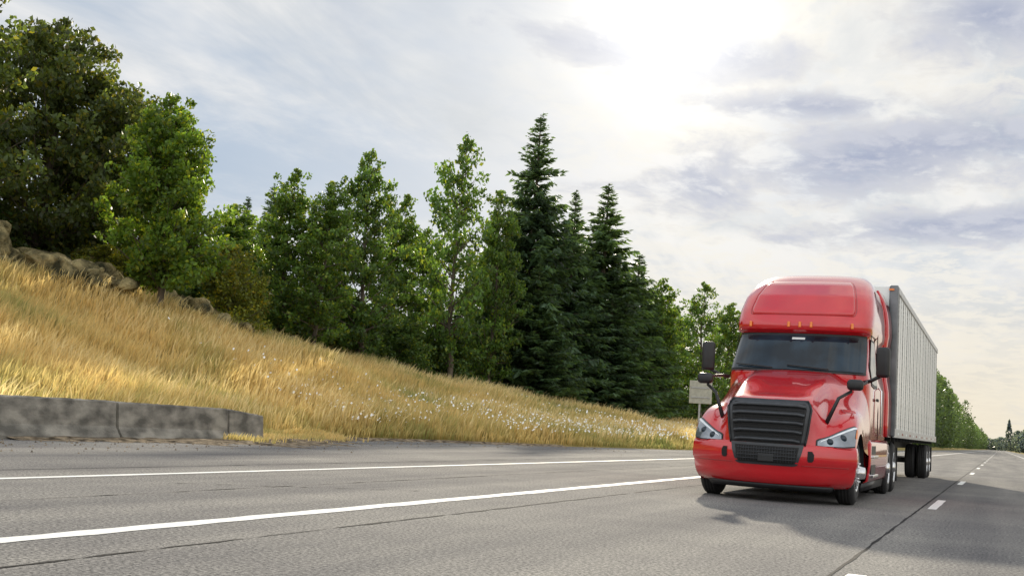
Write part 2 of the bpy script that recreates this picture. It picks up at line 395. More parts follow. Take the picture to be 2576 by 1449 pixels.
def conifer(name,seed,H=18,R=4.5,gcol=(.058,.105,.055)):
    rng=np.random.default_rng(seed); TV=[];TF=[]
    def addt(pts,rs,n=6):
        V,F=tubegeo(pts,rs,n); o=len(TV); TV.extend(V); TF.extend([tuple(o+i for i in f) for f in F])
    addt([(0,0,-.4),(0,0,H*.3),(.05,0,H*.6),(0,.03,H*.85),(0,0,H*.995)],[.26,.2,.13,.06,.01],8)
    P=[];A=[];S=[];B=[]
    z=.04*H
    while z<H*.985:
        q=z/H; Rz=R*min(1,((1-q)**.95)*1.12)*(1 if q>.1 else .85)+.10
        nbr=int(6+6*(1-q)); a0=rng.uniform(0,6.28)
        for k in range(nbr):
            az=a0+k*6.283/nbr+rng.normal(0,.25); L=Rz*rng.uniform(.5,1.15); zz=z+rng.normal(0,.15)
            rise=.30*L if q>.8 else (-.10*L if q>.45 else -.25*L)
            d=np.array([math.cos(az),math.sin(az),0]); sd=np.array([-d[1],d[0],0])
            def pos(t): return np.array([0,0,zz])+d*L*t+np.array([0,0,rise*t+.22*L*t*t*(1 if q<.8 else .2)])
            addt([tuple(pos(0)),tuple(pos(.5)),tuple(pos(1))],[.035*(1-q*.6),.02,.006],4)
            m=max(5,int(L*8.5)); bb=rng.uniform(.6,1.4)
            for j in range(m):
                t=(j+rng.random())/m*.85+.15
                p=pos(t); tw=.75*(1-t*.6)*min(1,L/2)+.1
                for sgn in (-1,1):
                    for rep in range(2):
                        dirv=d*rng.uniform(.4,1)+sd*sgn*rng.uniform(.5,1.1)+np.array([0,0,rng.uniform(-1.3,.1) if q<.75 else rng.uniform(-.3,.5)])
                        dirv/=np.linalg.norm(dirv); ln=tw*rng.uniform(.6,1.2)*(.62 if rep else 1)
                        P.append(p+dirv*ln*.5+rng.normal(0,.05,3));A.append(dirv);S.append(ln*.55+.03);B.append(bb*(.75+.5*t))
        z+=H*.019*(1.2-.3*q)
    P=np.array(P);A=np.array(A);S=np.array(S);B=np.array(B);n=len(P)
    b=rng.normal(size=(n,3)); b-=A*np.sum(A*b,1)[:,None]; b/=np.linalg.norm(b,axis=1)[:,None]
    s=S[:,None]; wd=np.minimum(.10,S*.35)[:,None]
    LV=np.stack([P-A*s,P+b*wd-A*s*.2,P+A*s,P-b*wd-A*s*.2],1)
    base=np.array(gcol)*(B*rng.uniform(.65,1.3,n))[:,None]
    nT=len(TV)
    V=np.concatenate([np.array([tuple(v) for v in TV]),LV.reshape(-1,3)])
    Qs=np.concatenate([np.array(TF),nT+np.arange(n*4).reshape(-1,4)]); mi=np.concatenate([np.zeros(len(TF)),np.ones(n)])
    col=np.concatenate([np.full((nT,3),.1),np.repeat(base,4,axis=0)])
    me=fastmesh(name,V,Qs,mi=mi,col=col); me.materials.append(M_bark); me.materials.append(M_leaf); return me
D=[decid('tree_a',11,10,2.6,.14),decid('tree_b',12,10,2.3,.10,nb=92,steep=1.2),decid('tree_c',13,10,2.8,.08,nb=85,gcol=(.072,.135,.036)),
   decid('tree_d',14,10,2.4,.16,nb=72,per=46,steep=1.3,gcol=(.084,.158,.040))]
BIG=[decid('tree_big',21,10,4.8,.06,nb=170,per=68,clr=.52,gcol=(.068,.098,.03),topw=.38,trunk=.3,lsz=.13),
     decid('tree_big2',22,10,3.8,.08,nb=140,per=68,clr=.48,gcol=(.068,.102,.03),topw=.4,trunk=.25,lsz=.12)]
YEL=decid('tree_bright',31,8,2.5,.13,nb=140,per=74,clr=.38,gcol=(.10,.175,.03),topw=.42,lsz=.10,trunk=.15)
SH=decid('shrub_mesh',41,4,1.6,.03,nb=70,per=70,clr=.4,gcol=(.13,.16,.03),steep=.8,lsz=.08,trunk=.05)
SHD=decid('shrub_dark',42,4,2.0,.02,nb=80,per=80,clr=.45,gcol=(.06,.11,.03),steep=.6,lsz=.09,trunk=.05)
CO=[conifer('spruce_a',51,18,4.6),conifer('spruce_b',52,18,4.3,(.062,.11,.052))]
def plant(name,me,H0,X,Y,H,sxy=None,rot=0):
    o=obj(name,me,(),None,(X,Y,float(terr(X,Y))-.1)); k=H/H0
    o.scale=((sxy or k),(sxy or k),k); o.rotation_euler=(0,0,rot); return o
r2=np.random.default_rng(99)
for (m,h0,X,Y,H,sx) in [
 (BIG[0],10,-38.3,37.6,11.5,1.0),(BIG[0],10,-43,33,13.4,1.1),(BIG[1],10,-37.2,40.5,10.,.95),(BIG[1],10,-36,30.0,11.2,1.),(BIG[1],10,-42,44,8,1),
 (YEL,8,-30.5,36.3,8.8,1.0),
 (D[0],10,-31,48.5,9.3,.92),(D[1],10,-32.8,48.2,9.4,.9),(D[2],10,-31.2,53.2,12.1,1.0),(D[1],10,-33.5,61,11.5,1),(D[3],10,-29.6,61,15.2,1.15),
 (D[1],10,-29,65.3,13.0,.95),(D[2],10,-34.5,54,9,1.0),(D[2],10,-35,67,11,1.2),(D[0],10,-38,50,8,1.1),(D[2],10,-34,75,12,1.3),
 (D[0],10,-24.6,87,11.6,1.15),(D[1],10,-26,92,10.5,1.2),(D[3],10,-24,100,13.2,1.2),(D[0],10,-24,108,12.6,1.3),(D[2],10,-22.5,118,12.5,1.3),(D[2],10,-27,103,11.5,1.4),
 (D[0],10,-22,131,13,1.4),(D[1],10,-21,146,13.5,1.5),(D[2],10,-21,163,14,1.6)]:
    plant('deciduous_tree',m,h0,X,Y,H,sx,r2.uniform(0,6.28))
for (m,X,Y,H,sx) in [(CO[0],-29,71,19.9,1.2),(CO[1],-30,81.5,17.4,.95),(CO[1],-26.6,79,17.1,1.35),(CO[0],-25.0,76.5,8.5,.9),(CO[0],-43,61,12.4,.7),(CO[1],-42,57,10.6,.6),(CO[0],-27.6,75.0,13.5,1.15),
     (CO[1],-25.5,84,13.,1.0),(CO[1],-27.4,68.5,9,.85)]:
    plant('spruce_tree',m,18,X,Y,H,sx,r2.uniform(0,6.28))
for (m,X,Y,H,sx) in [(SH,-31.6,42.6,4.2,1.05),(SH,-32.2,44.3,3.2,.9),(SHD,-34.5,40.5,2.4,.8),(SHD,-35,46,3.6,1.1),(SHD,-33.5,51,3.2,1.1),(SHD,-33,56,3.6,1.1),
   (SHD,-31.6,58,3.6,1.1),(SHD,-31,62.5,4.2,1.2),(SHD,-30.3,67,4.2,1.2),(SH,-33,50,2.4,.8),(SH,-34,53.5,2.4,.9),(SHD,-29.5,70,3.4,1.1),(SHD,-26.5,82,3.6,1.2),(SHD,-25.6,88,3.6,1.3),(SHD,-25.5,95,3.6,1.4),(SHD,-25,104,4,1.6),(SH,-34,36.5,1.8,.8),
   (SHD,-38.5,33.5,3.0,1.2),(SHD,-40,38,3.,1.3),(SHD,-37,44,3.2,1.2),(SHD,-39,48,4.2,1.5),(SHD,-39,55,4.5,1.5),(SHD,-36,60,4.5,1.5),(SHD,-35,72,4.5,1.6),(SHD,-24,112,4,1.7),(SHD,-23,124,4,1.7)]:
    plant('shrub',m,4,X,Y,H,sx,r2.uniform(0,6.28))
def belt(name,spots,seed,gcol,per=420,lsz=.55):
    rng=np.random.default_rng(seed); Ps=[];Ss=[];Bs=[]
    for (X,Y,H,R,kind) in spots:
        q=rng.random(per)
        if kind=='c': r=R*(1-q)**.9*np.sqrt(rng.random(per)); z=H*(.03+.97*q)
        else:
            r=R*(np.sin(np.pi*np.clip(q*.88+.1,0,1))**.6)*np.sqrt(rng.random(per)); z=H*(.02+.98*q)
        a=rng.uniform(0,6.28,per); lump=1+.22*np.sin(a*3+z*.8+X)
        Ps.append(np.stack([X+r*lump*np.cos(a),Y+r*lump*np.sin(a),z+rng.normal(0,.3,per)],-1)); Ss.append(rng.uniform(.5,1.3,per)*lsz*(R/4)**.5)
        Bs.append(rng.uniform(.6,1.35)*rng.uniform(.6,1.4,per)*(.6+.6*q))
    P=np.concatenate(Ps);S=np.concatenate(Ss);B=np.concatenate(Bs)
    LV=leafquads(P,S,rng); n=len(P)
    me=fastmesh(name,LV.reshape(-1,3),np.arange(n*4).reshape(-1,4),col=np.repeat(np.array(gcol)*B[:,None],4,axis=0))
    return obj(name,me,[M_leaf])
rb=np.random.default_rng(5)
spots=[]
y=170
while y<1900:
    H=rb.uniform(20,27) if y>270 else rb.uniform(12,15)
    spots.append((rb.uniform(-22,-17.5)-(2 if y<270 else 0),y,H*(1 if y<700 else .8),rb.uniform(3.5,5.5),'d')); 
    if rb.random()<.6: spots.append((rb.uniform(-34,-24),y+3,H*1.05,5,'d'))
    y+=rb.uniform(5,9)*(1 if y<500 else 2.2)
belt('distant_trees',spots,8,(.07,.12,.055),per=700,lsz=.46)
spots=[(6,900,22,5,'c'),(12,920,15,6,'d'),(18,880,17,6,'d'),(1.5,1350,14,8,'d'),(-6,1600,14,9,'d'),(-14,1700,15,9,'d'),(-3,1500,12,9,'d')]
for k in range(50): spots.append((rb.uniform(14,140),rb.uniform(700,1500),rb.uniform(9,17),rb.uniform(5,9),rb.choice(['c','d'])))
for k in range(40): spots.append((rb.uniform(-60,60),rb.uniform(1900,2100),rb.uniform(12,17),12,'d'))
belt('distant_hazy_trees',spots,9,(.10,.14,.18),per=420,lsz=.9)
spots=[(rb.uniform(-75,-46),yy+rb.uniform(-3,3),rb.uniform(8,11),rb.uniform(3,4.5),'d') for yy in np.arange(30,170,4)]
spots=[(a,b+0,c+float(terr(a,b)),d,e2) for a,b,c,d,e2 in spots]
belt('background_woods',spots,10,(.05,.09,.03),per=900,lsz=.26)
# rocks
bm=bmesh.new(); rr=np.random.default_rng(17)
path=[(-36.5,28,.3),(-35.3,31,.5),(-33.9,34,.5),(-33.0,36.2,.4),(-32.8,38.5,.3),(-32.7,41,.4),(-32.8,44,.3),(-33,47,.2)]
for i in range(190):
    t=rr.random()*(len(path)-1); k=int(t); fr=t-k
    p=[path[k][j]*(1-fr)+path[k+1][j]*fr for j in range(3)]
    x=p[0]+rr.normal(0,.8);y=p[1]+rr.normal(0,.7); s=rr.uniform(.22,.7)*(1.1 if p[1]<36 else .9)
    z=float(terr(x,y))+s*.4+abs(rr.normal(0,.35))*(1 if y<37 else .6)
    res=bmesh.ops.create_icosphere(bm,subdivisions=3,radius=1)
    ph=rr.uniform(0,6.28,6); sc=np.array([rr.uniform(.9,1.5),rr.uniform(.9,1.5),rr.uniform(.5,.75)])*s
    rot=Matrix.Rotation(rr.uniform(0,6.28),3,'Z')@Matrix.Rotation(rr.normal(0,.35),3,'X')
    for v in res['verts']:
        c=v.co; d=1+.20*math.sin(c.x*3+ph[0])*math.sin(c.y*3.3+ph[1])+.15*math.sin(c.z*4+ph[2]+c.x*2)+.07*math.sin(c.x*9+ph[3])*math.sin(c.y*8+ph[4])
        c=Vector((math.copysign(abs(c.x)**.8,c.x),math.copysign(abs(c.y)**.8,c.y),math.copysign(abs(c.z)**.75,c.z)))
        v.co=rot@Vector((c.x*d*sc[0],c.y*d*sc[1],c.z*d*sc[2]))+Vector((x,y,z))
me=bpy.data.meshes.new('rock_pile'); bm.to_mesh(me); bm.free()
for p in me.polygons: p.use_smooth=True
M_rock=mat('mossy_rock',(.30,.25,.13),.95,noise=(1.6,.4),bump=(6,1,.25),col2=(.05,.05,.03),spec=.1)
obj('rock_pile',me,[M_rock])
# sign
sg=empty('traffic_sign',(-14.5,60,0))
box('panel',(0,0,2.98),(1.2,.03,1.2),M_sign,sg,.012)
box('brace',(0,-.03,3.2),(1.0,.03,.06),M_post2,sg,.005); box('brace',(0,-.03,2.7),(1.0,.03,.06),M_post2,sg,.005)
box('post',(-.05,.08,1.7),(.09,.07,3.6),M_post2,sg,.005)
# ================================================================ TRUCK
T=empty('semi_truck',(-3.23,18.9,0))
zk=[.45,1.9,2.05,2.12,2.74,2.80,2.86,2.97,3.2,3.5,3.74,3.91,4.01,4.06,4.07]
wk=[1.20,1.20,1.18,1.16,1.12,1.135,1.16,1.175,1.175,1.14,1.07,.98,.88,.79,.74]
fk=[1.15,1.10,1.04,1.03,1.58,1.56,1.47,1.49,1.66,1.98,2.38,2.80,3.15,3.45,3.55]
def cabp(a,z,off=0):
    w=float(np.interp(z,zk,wk))+off; yf=float(np.interp(z,zk,fk))-off; D=.62
    t=a*math.pi/2; n_=2/2.9
    sn=abs(math.sin(t))**n_; cs=max(0,math.cos(t))**n_
    return (math.copysign(w*sn,a),yf+D-D*cs,z)
BACK=4.35
zz=[.45,.8,1.2,1.6,1.9]+list(np.linspace(2.05,2.74,6))+[2.80,2.86,2.97]+list(np.linspace(3.05,3.84,10))+[3.91,3.96,4.01,4.05,4.07]
P=[]
for z in zz:
    row=[]
    y0=cabp(-1,z)[1]; w=cabp(1,z)[0]
    for y in np.linspace(BACK,y0,10)[:-1]: row.append((-w,y,z))
    for a_ in np.linspace(-1,1,49): row.append(cabp(a_,z))
    for y in np.linspace(y0,BACK,10)[1:]: row.append((w,y,z))
    P.append(row)
cab=gridmesh('cab_body',P,M_red,T)
P=np.array(P); m_=P.shape[1]
pymesh('roof_cap',P[-1],[tuple(range(m_))],M_red,T)
pymesh('cab_back',[(-1.16,BACK,.5),(1.16,BACK,.5),(1.14,BACK,3.5),(.75,BACK,4.05),(-.75,BACK,4.05),(-1.14,BACK,3.5)],[(0,1,2,3,4,5)],M_dark,T)
def cabpatch(name,A,z0,z1,off,m,A1=None,nz=14,na=30,cor=.05,edgeoff=None,cz=6):
    G=[]
    for i in range(nz+1):
        v=i/nz; z=z0+(z1-z0)*v; vv=abs(2*v-1)
        Am=(A+(A1-A)*v if A1 else A)*(1-cor*vv**cz)
        row=[]
        for j in range(na+1):
            u=2*j/na-1
            o=off
            if edgeoff is not None:
                ed=min(1-abs(u),(1-vv)); k=float(sst(0,.14,ed)); o=edgeoff+(off-edgeoff)*k
            row.append(cabp(Am*u,z,o))
        G.append(row)
    return gridmesh(name,G,m,T)
cabpatch('windshield_seal',.83,2.085,2.785,.012,M_blk,.80,cor=.03)
cabpatch('windshield',.79,2.125,2.755,.018,M_glass,.76,cor=.05)
cabpatch('roof_panel',.50,3.10,3.84,.035,M_red,.44,nz=30,na=60,cor=.10,edgeoff=-.012,cz=5)
def panel_pt(u,v,o):
    z=3.10+.74*v; vv=abs(2*v-1); A_=(.50-.06*v)*(1-.10*vv**5); return cabp(A_*u,z,o)
gp=[panel_pt(-1,v,.003) for v in np.linspace(1,0.04,16)]+[panel_pt(u,.02,.003) for u in np.linspace(-.97,.97,24)]+[panel_pt(1,v,.003) for v in np.linspace(.04,1,16)]
tube('roof_panel_groove',gp,.007,M_red2,T,5)
cabpatch('sun_brow',.80,2.80,2.835,.035,M_red,.80,nz=3)
def cab_at_x(x,z,off):
    a_=math.asin(min(1,abs(x/float(np.interp(z,zk,wk)))**1.45))/(math.pi/2)*(1 if x>=0 else -1); return cabp(a_,z,off)
for x in (-.86,-.19,0,.19,.86):
    p=cab_at_x(x,2.93,.012); box('marker_lamp',p,(.045,.05,.10),M_amber,T,.012)
p=cabp(0,2.70,.024); box('windshield_sticker',(-.02,p[1],2.69),(.22,.01,.05),M_stick,T,.002,rot=(rad(-40),0,0))
for x0,x1 in ((-.98,-.35),(-.12,.55)):
    pts=[cab_at_x(x0+(x1-x0)*k/6,2.20-.055*k/6,.045) for k in range(7)]
    tube('wiper',pts,.011,M_blk,T,6)
for sg_ in (-1,1):
    def sp(y,z,o): return (sg_*(float(np.interp(z,zk,wk))+o),y,z)
    def sidepatch(name,outline,o,m):
        V=[sp(y,z,o) for y,z in outline]
        c=np.mean(np.array(outline),0); V.append(sp(c[0],c[1],o)); n_=len(outline)
        return pymesh(name,V,[(i,(i+1)%n_,n_) for i in range(n_)],m,T)
    sidepatch('window_seal',[(1.72,1.93),(1.72,2.25),(2.05,2.76),(2.62,2.76),(2.66,2.7),(2.66,1.93),(2.2,1.90)],.010,M_blk)
    sidepatch('side_window',[(1.77,1.98),(1.77,2.24),(2.08,2.72),(2.58,2.72),(2.61,2.68),(2.61,1.98),(2.2,1.96)],.016,M_glass)
    sidepatch('sleeper_window_seal',[(3.0,2.25),(3.0,2.6),(3.35,2.6),(3.35,2.25)],.010,M_blk)
    pts=[(1.66,.95),(1.66,2.25),(2.02,2.82),(2.68,2.82),(2.72,2.75),(2.72,.95),(1.66,.95)]
    tube('door_seam',[sp(y,z,.002) for y,z in pts],.008,M_dark,T,4)
    tube('sleeper_seam',[sp(2.95,z,.002) for z in (.95,1.5,2.2,2.86,3.4,3.7)],.008,M_dark,T,4)
    box('door_handle',sp(2.5,1.72,.03),(.035,.2,.05),M_blk,T,.01)
    tube('grab_rail',[sp(2.84,1.1,.01),sp(2.84,1.15,.06),sp(2.84,1.9,.06),sp(2.84,1.95,.01)],.016,M_chrome,T)
    P=[]
    for z,x in ((.30,1.14),(.34,1.20),(.6,1.235),(.95,1.24),(1.02,1.21)):
        P.append([(sg_*x,y,z) for y in np.linspace(1.25,4.7,12)])
    gridmesh('chassis_fairing',P,M_red,T,thick=.02)
    gridmesh('skirt',[[(sg_*1.15,y,.30) for y in (1.0,4.7)],[(sg_*1.13,y,.17) for y in (1.0,4.7)]],M_blk,T,thick=.02)
    for z,yy in ((.42,1.55),(.74,1.55)):
        box('step',(sg_*1.25,yy+.35,z),(.10,.75,.05),M_chrome,T,.012)
        box('step_recess',(sg_*1.225,yy+.35,z+.11),(.05,.72,.16),M_blk,T,.01)
    P=[]
    for y in (4.33,4.6,4.95):
        P.append([(sg_*(float(np.interp(z,zk,wk))+.01+(y-4.33)*.06),y,z) for z in np.linspace(1.1,3.9,14)])
    gridmesh('side_extender',P,M_red,T,thick=.03)
    P=[]
    for y in (4.95,5.12):
        P.append([(sg_*(float(np.interp(z,zk,wk))+.05),y,z) for z in np.linspace(1.1,3.9,14)])
    gridmesh('extender_rubber',P,M_blk,T,thick=.02)
# hood surface
st=[(0,[(-1.20,.86),(-1.20,1.15),(-1.16,1.42),(-1.02,1.555),(-.6,1.67),(0,1.84),(.5,1.98),(1.12,2.13)]),
 (.3,[(-1.18,.86),(-1.18,1.15),(-1.14,1.42),(-1.0,1.55),(-.58,1.67),(0,1.84),(.5,1.98),(1.15,2.13)]),
 (.56,[(-1.13,.86),(-1.12,1.15),(-1.08,1.40),(-.96,1.54),(-.55,1.68),(0,1.86),(.5,1.99),(1.2,2.12)]),
 (.66,[(-1.08,.86),(-1.05,1.06),(-.98,1.28),(-.87,1.43),(-.5,1.60),(0,1.80),(.5,1.95),(1.25,2.11)]),
 (.80,[(-1.02,.86),(-.97,.98),(-.84,1.13),(-.66,1.26),(-.32,1.42),(.05,1.62),(.5,1.84),(1.3,2.08)]),
 (1.0,[(-.91,.86),(-.85,.99),(-.70,1.15),(-.48,1.30),(-.18,1.42),(.15,1.49),(.6,1.66),(1.35,2.02)]),
 (1.15,[(-.78,.86),(-.71,.99),(-.57,1.15),(-.36,1.29),(-.1,1.38),(.2,1.42),(.62,1.47),(1.4,1.70)]),
 (1.215,[(-.68,.86),(-.63,.97),(-.52,1.10),(-.33,1.21),(-.1,1.28),(.2,1.30),(.64,1.26),(1.4,1.3)]),
 (1.235,[(-.62,.86),(-.58,.88),(-.47,.95),(-.30,1.05),(-.08,1.10),(.18,1.07),(.50,.85),(1.3,.75)])]
S=np.array([[(x,y,z) for (y,z) in col] for x,col in st])
S=np.concatenate([(S[1]*np.array([-1,1,1]))[None],S,(2*S[-1]-S[-2])[None]],0)
S=np.concatenate([2*S[:,:1]-S[:,1:2],S,2*S[:,-1:]-S[:,-2:-1]],1)
def cr(p0,p1,p2,p3,t): return .5*((2*p1)+(-p0+p2)*t+(2*p0-5*p1+4*p2-p3)*t*t+(-p0+3*p1-3*p2+p3)*t**3)
def hood(s,v,off=0,side=1):
    def ev(s,v):
        s=min(max(s,0),7.9999);v=min(max(v,0),6.9999)
        i=int(s);j=int(v);fs=s-i;fv=v-j
        rows=[cr(S[i+k][j],S[i+k][j+1],S[i+k][j+2],S[i+k][j+3],fv) for k in range(4)]
        return cr(*rows,fs)
    p=ev(s,v)
    if off:
        du=ev(min(s+.02,7.99),v)-ev(max(s-.02,0),v); dv=ev(s,min(v+.02,6.99))-ev(s,max(v-.02,0))
        n_=np.cross(du,dv); n_/=np.linalg.norm(n_)+1e-9
        if n_[1]*-1+n_[2]*.6+n_[0]*.3<0: n_=-n_
        p=p+n_*off
    return np.array([p[0]*side,p[1],p[2]])
for side in (-1,1):
    gridmesh('hood_half',[[hood(s,v,0,side) for v in np.linspace(0,7,43)] for s in np.linspace(0,8,49)],M_red,T)
    def hl(name,s0,s1,lo,hi,off,m,nn=16):
        G=[]
        for i in range(nn+1):
            f=i/nn; s=s0+(s1-s0)*f; G.append([hood(s,lo(f)+(hi(f)-lo(f))*k/8,off,side) for k in range(9)])
        return gridmesh(name,G,m,T)
    hl('headlight_bezel',3.30,7.1,lambda f:.05+.5*max(0,f-.6),lambda f:.60+2.25*f**.8-.9*max(0,f-.85)/.15*.6,.006,M_blk)
    hl('headlight_lens',3.45,6.95,lambda f:.14+.55*max(0,f-.55),lambda f:.55+2.1*f**.8-.5*max(0,f-.85)/.15,.016,M_lens)
    hl('led_strip',3.7,6.8,lambda f:.52+1.72*f**.8,lambda f:.62+1.86*f**.8,.022,M_led)
    hl('turn_lamp',6.75,7.15,lambda f:1.3,lambda f:2.3,.024,M_amber,6)
    for s,v in ((4.4,.7),(5.3,1.1)):
        p=hood(s,v,.0,side)
        bm=bmesh.new(); bmesh.ops.create_uvsphere(bm,u_segments=16,v_segments=10,radius=.062)
        me=bpy.data.meshes.new('projector'); bm.to_mesh(me); bm.free()
        for q in me.polygons: q.use_smooth=True
        obj('projector',me,[M_glass],T,tuple(p+np.array([0,.02,0])))
p=hood(0,2.6,.005); box('badge',(0,p[1]-.0,p[2]+.004),(.15,.05,.035),M_red2,T,.012,rot=(rad(35),0,0))
# bumper
def yb(x): return -1.215+.58*(abs(x)/1.24)**2.6
bz=[(.885,.035,1.20),(.875,-.02,1.235),(.80,-.045,1.25),(.68,-.055,1.255),(.60,-.04,1.25),(.56,-.01,1.235),(.46,-.0,1.225),(.36,.03,1.20),(.29,.08,1.16),(.25,.16,1.10)]
def bump(u,k,off=0):
    z,o,w=bz[k]; x=w*u; return (x,yb(x*1.24/w)+o-off,z)
us=np.sin(np.linspace(-1,1,61)*math.pi/2)
P=[]
for k in range(len(bz)):
    row=[(-bz[k][2]-.005,-.50,bz[k][0]),(-bz[k][2]-.004,-.56,bz[k][0])]+[bump(u,k) for u in us]+[(bz[k][2]+.004,-.56,bz[k][0]),(bz[k][2]+.005,-.50,bz[k][0])]
    P.append(row)
gridmesh('bumper',P,M_red,T)
def bz_y(z): zz_=[b_[0] for b_ in bz][::-1]; oo=[b_[1] for b_ in bz][::-1]; return float(np.interp(z,zz_,oo))
def plate(name,poly_top,m,off,n=20):
    G=[]
    for z,hw,xo in poly_top:
        G.append([(xo+hw*u,yb(xo+hw*u)+bz_y(z)-off,z) for u in np.linspace(-1,1,n)])
    return gridmesh(name,G,m,T)
plate('lower_intake',[(.55,.40,0),(.57,.46,0),(.66,.49,0),(.75,.52,0),(.875,.545,0)],M_gl,.010)
plate('lower_intake_void',[(.585,.40,0),(.60,.43,0),(.70,.455,0),(.835,.48,0)],M_mesh,.016)
for z in (.64,.69,.74,.79): tube('intake_bar',[(x,yb(x)+bz_y(z)-.018,z) for x in np.linspace(-.44,.44,16)],.006,M_gl,T,5)
for x in np.linspace(-.42,.42,22): tube('intake_mesh',[(x,yb(x)+bz_y(z)-.017,z) for z in (.60,.66,.72,.78,.82)],.004,M_gl,T,4)
box('radar_unit',(-.0,yb(0)-.06,.66),(.24,.03,.12),M_blk,T,.012)
for sx in (-1,1):
    plate('fog_recess',[(.63,.025,sx*.64),(.66,.045,sx*.645),(.74,.045,sx*.65),(.79,.03,sx*.635)],M_mesh,.012,6)
    tube('bumper_line',[(sx*x,yb(x)+bz_y(.57)-.003,.57) for x in np.linspace(.52,1.15,14)],.005,M_red2,T,4)
gridmesh('bumper_lip',[[(x,yb(x)+.10,.27) for x in np.linspace(-.95,.95,30)],[(x,yb(x)+.16,.20) for x in np.linspace(-.9,.9,30)]],M_blk,T,thick=.02)
def gy(x,z): 
    return -1.205+.09*(abs(x)/.6)**2.2+.16*max(0,(z-1.25))/.3*max(0,(z-1.25))/.3*.8
def ghw(z): return float(np.interp(z,[.84,1.05,1.42,1.54],[.545,.585,.625,.56]))
rows=[.86,.92,1.0,1.1,1.2,1.3,1.4,1.47,1.53]
gridmesh('grille_frame',[[(ghw(z)*u,gy(ghw(z)*u,z)-.022,z) for u in np.linspace(-1,1,24)] for z in rows],M_gl,T,thick=.02)
gridmesh('grille_void',[[((ghw(z)-.06)*u,gy((ghw(z)-.06)*u,z)-.036,z) for u in np.linspace(-1,1,24)] for z in np.linspace(.88,1.485,8)],M_mesh,T)
for i,z in enumerate(np.linspace(.905,1.43,5)):
    hw=ghw(z)-.07
    G=[]
    for (dz,dyy_) in ((0,0),(.008,-.036),(.030,-.046),(.048,-.03),(.056,0)):
        G.append([((hw)*u,gy(hw*u,z+dz)-.038+dyy_,z+dz-.018*(1-min(1,(1-abs(u))*5))) for u in np.linspace(-1,1,30)])
    gridmesh('grille_slat',G,M_gl,T)
for z0 in np.linspace(.93,1.47,19):
    hw=ghw(z0)-.09; tube('grille_wire',[(hw*u,gy(hw*u,z0)-.040,z0) for u in np.linspace(-1,1,12)],.0035,M_dark,T,4)
bead=[(ghw(z)*1.01,z) for z in rows]; pts=[(-x,gy(x,z)-.03,z) for x,z in bead]+[(x,gy(x,z)-.03,z) for x,z in bead[::-1]]
tube('grille_bead',pts,.016,M_blk,T,6)
for sx in (-1,1):
    box('mirror_head',(sx*1.45,.92,2.29),(.22,.13,.50),M_blk,T,.055,rot=(0,0,rad(sx*-18)),seg=4)
    box('mirror_glass',(sx*1.455,.992,2.30),(.17,.006,.40),M_chrome,T,.002,rot=(0,0,rad(sx*-18)))
    tube('mirror_arm',[(sx*1.13,1.15,1.96),(sx*1.25,1.0,1.98),(sx*1.42,.93,2.07)],[.035,.03,.03],M_blk,T)
    box('hood_mirror',(sx*1.17,-.42,1.84),(.25,.13,.17),M_blk,T,.06,seg=4)
    tube('hood_mirror_arm',[tuple(hood(4.0,2.8,-.01,sx)),(sx*.95,-.58,1.62),(sx*1.12,-.44,1.74)],[.034,.026,.024],M_blk,T)
    tube('hood_mirror_brace',[(sx*1.19,-.40,1.80),(sx*1.27,.1,1.90),(sx*1.19,1.0,1.97)],[.022,.022,.026],M_blk,T)
def wheel(parent,cx,cy,sx,front=False,dual=False,r=.50):
    w=.285
    prof=[(-w/2+.02,.30),(-w/2,.34),(-w/2,.44),(-w/2+.03,.485),(-w/2+.06,r),(w/2-.06,r),(w/2-.03,.485),(w/2,.44),(w/2,.34),(w/2-.02,.30)]
    for k in ([0,1] if dual else [0]):
        c=(cx-sx*k*.33,cy,r)
        lathe('tyre',prof,M_rub,parent,c,64,sx)
        for g in (-.07,-.025,.025,.07):
            lathe('tread_rib',[(g-.018,r-.01),(g-.016,r+.006),(g+.016,r+.006),(g+.018,r-.01)],M_rub,parent,c,64,sx)
    c=(cx,cy,r)
    if front: rp=[(w/2-.02,.305),(w/2+.005,.30),(w/2+.0,.275),(w/2-.03,.26),(w/2-.01,.22),(w/2+.02,.16),(w/2+.03,.13),(w/2+.035,.10),(w/2+.12,.085),(w/2+.13,.05)]
    else: rp=[(w/2-.02,.305),(w/2+.005,.30),(w/2-.02,.28),(w/2-.12,.26),(w/2-.14,.20),(w/2-.13,.14),(w/2-.02,.11),(w/2+.02,.09),(w/2+.03,.05)]
    lathe('rim',rp,M_chrome,parent,c,48,sx)
    for k in range(10):
        a_=2*math.pi*k/10; xx=cx+sx*((w/2+.02) if front else (w/2-.12))
        tube('lug_nut',[(xx-.02,cy+.145*math.cos(a_),r+.145*math.sin(a_)),(xx+sx*.03,cy+.145*math.cos(a_),r+.145*math.sin(a_))],.015,M_chrome,parent,6)
        a_+=.3; xx=cx+sx*((w/2-.004) if front else (w/2-.136))
        tube('hand_hole',[(xx-.0,cy+.225*math.cos(a_),r+.225*math.sin(a_)),(xx+sx*.006,cy+.225*math.cos(a_),r+.225*math.sin(a_))],.028,M_dark,parent,10)
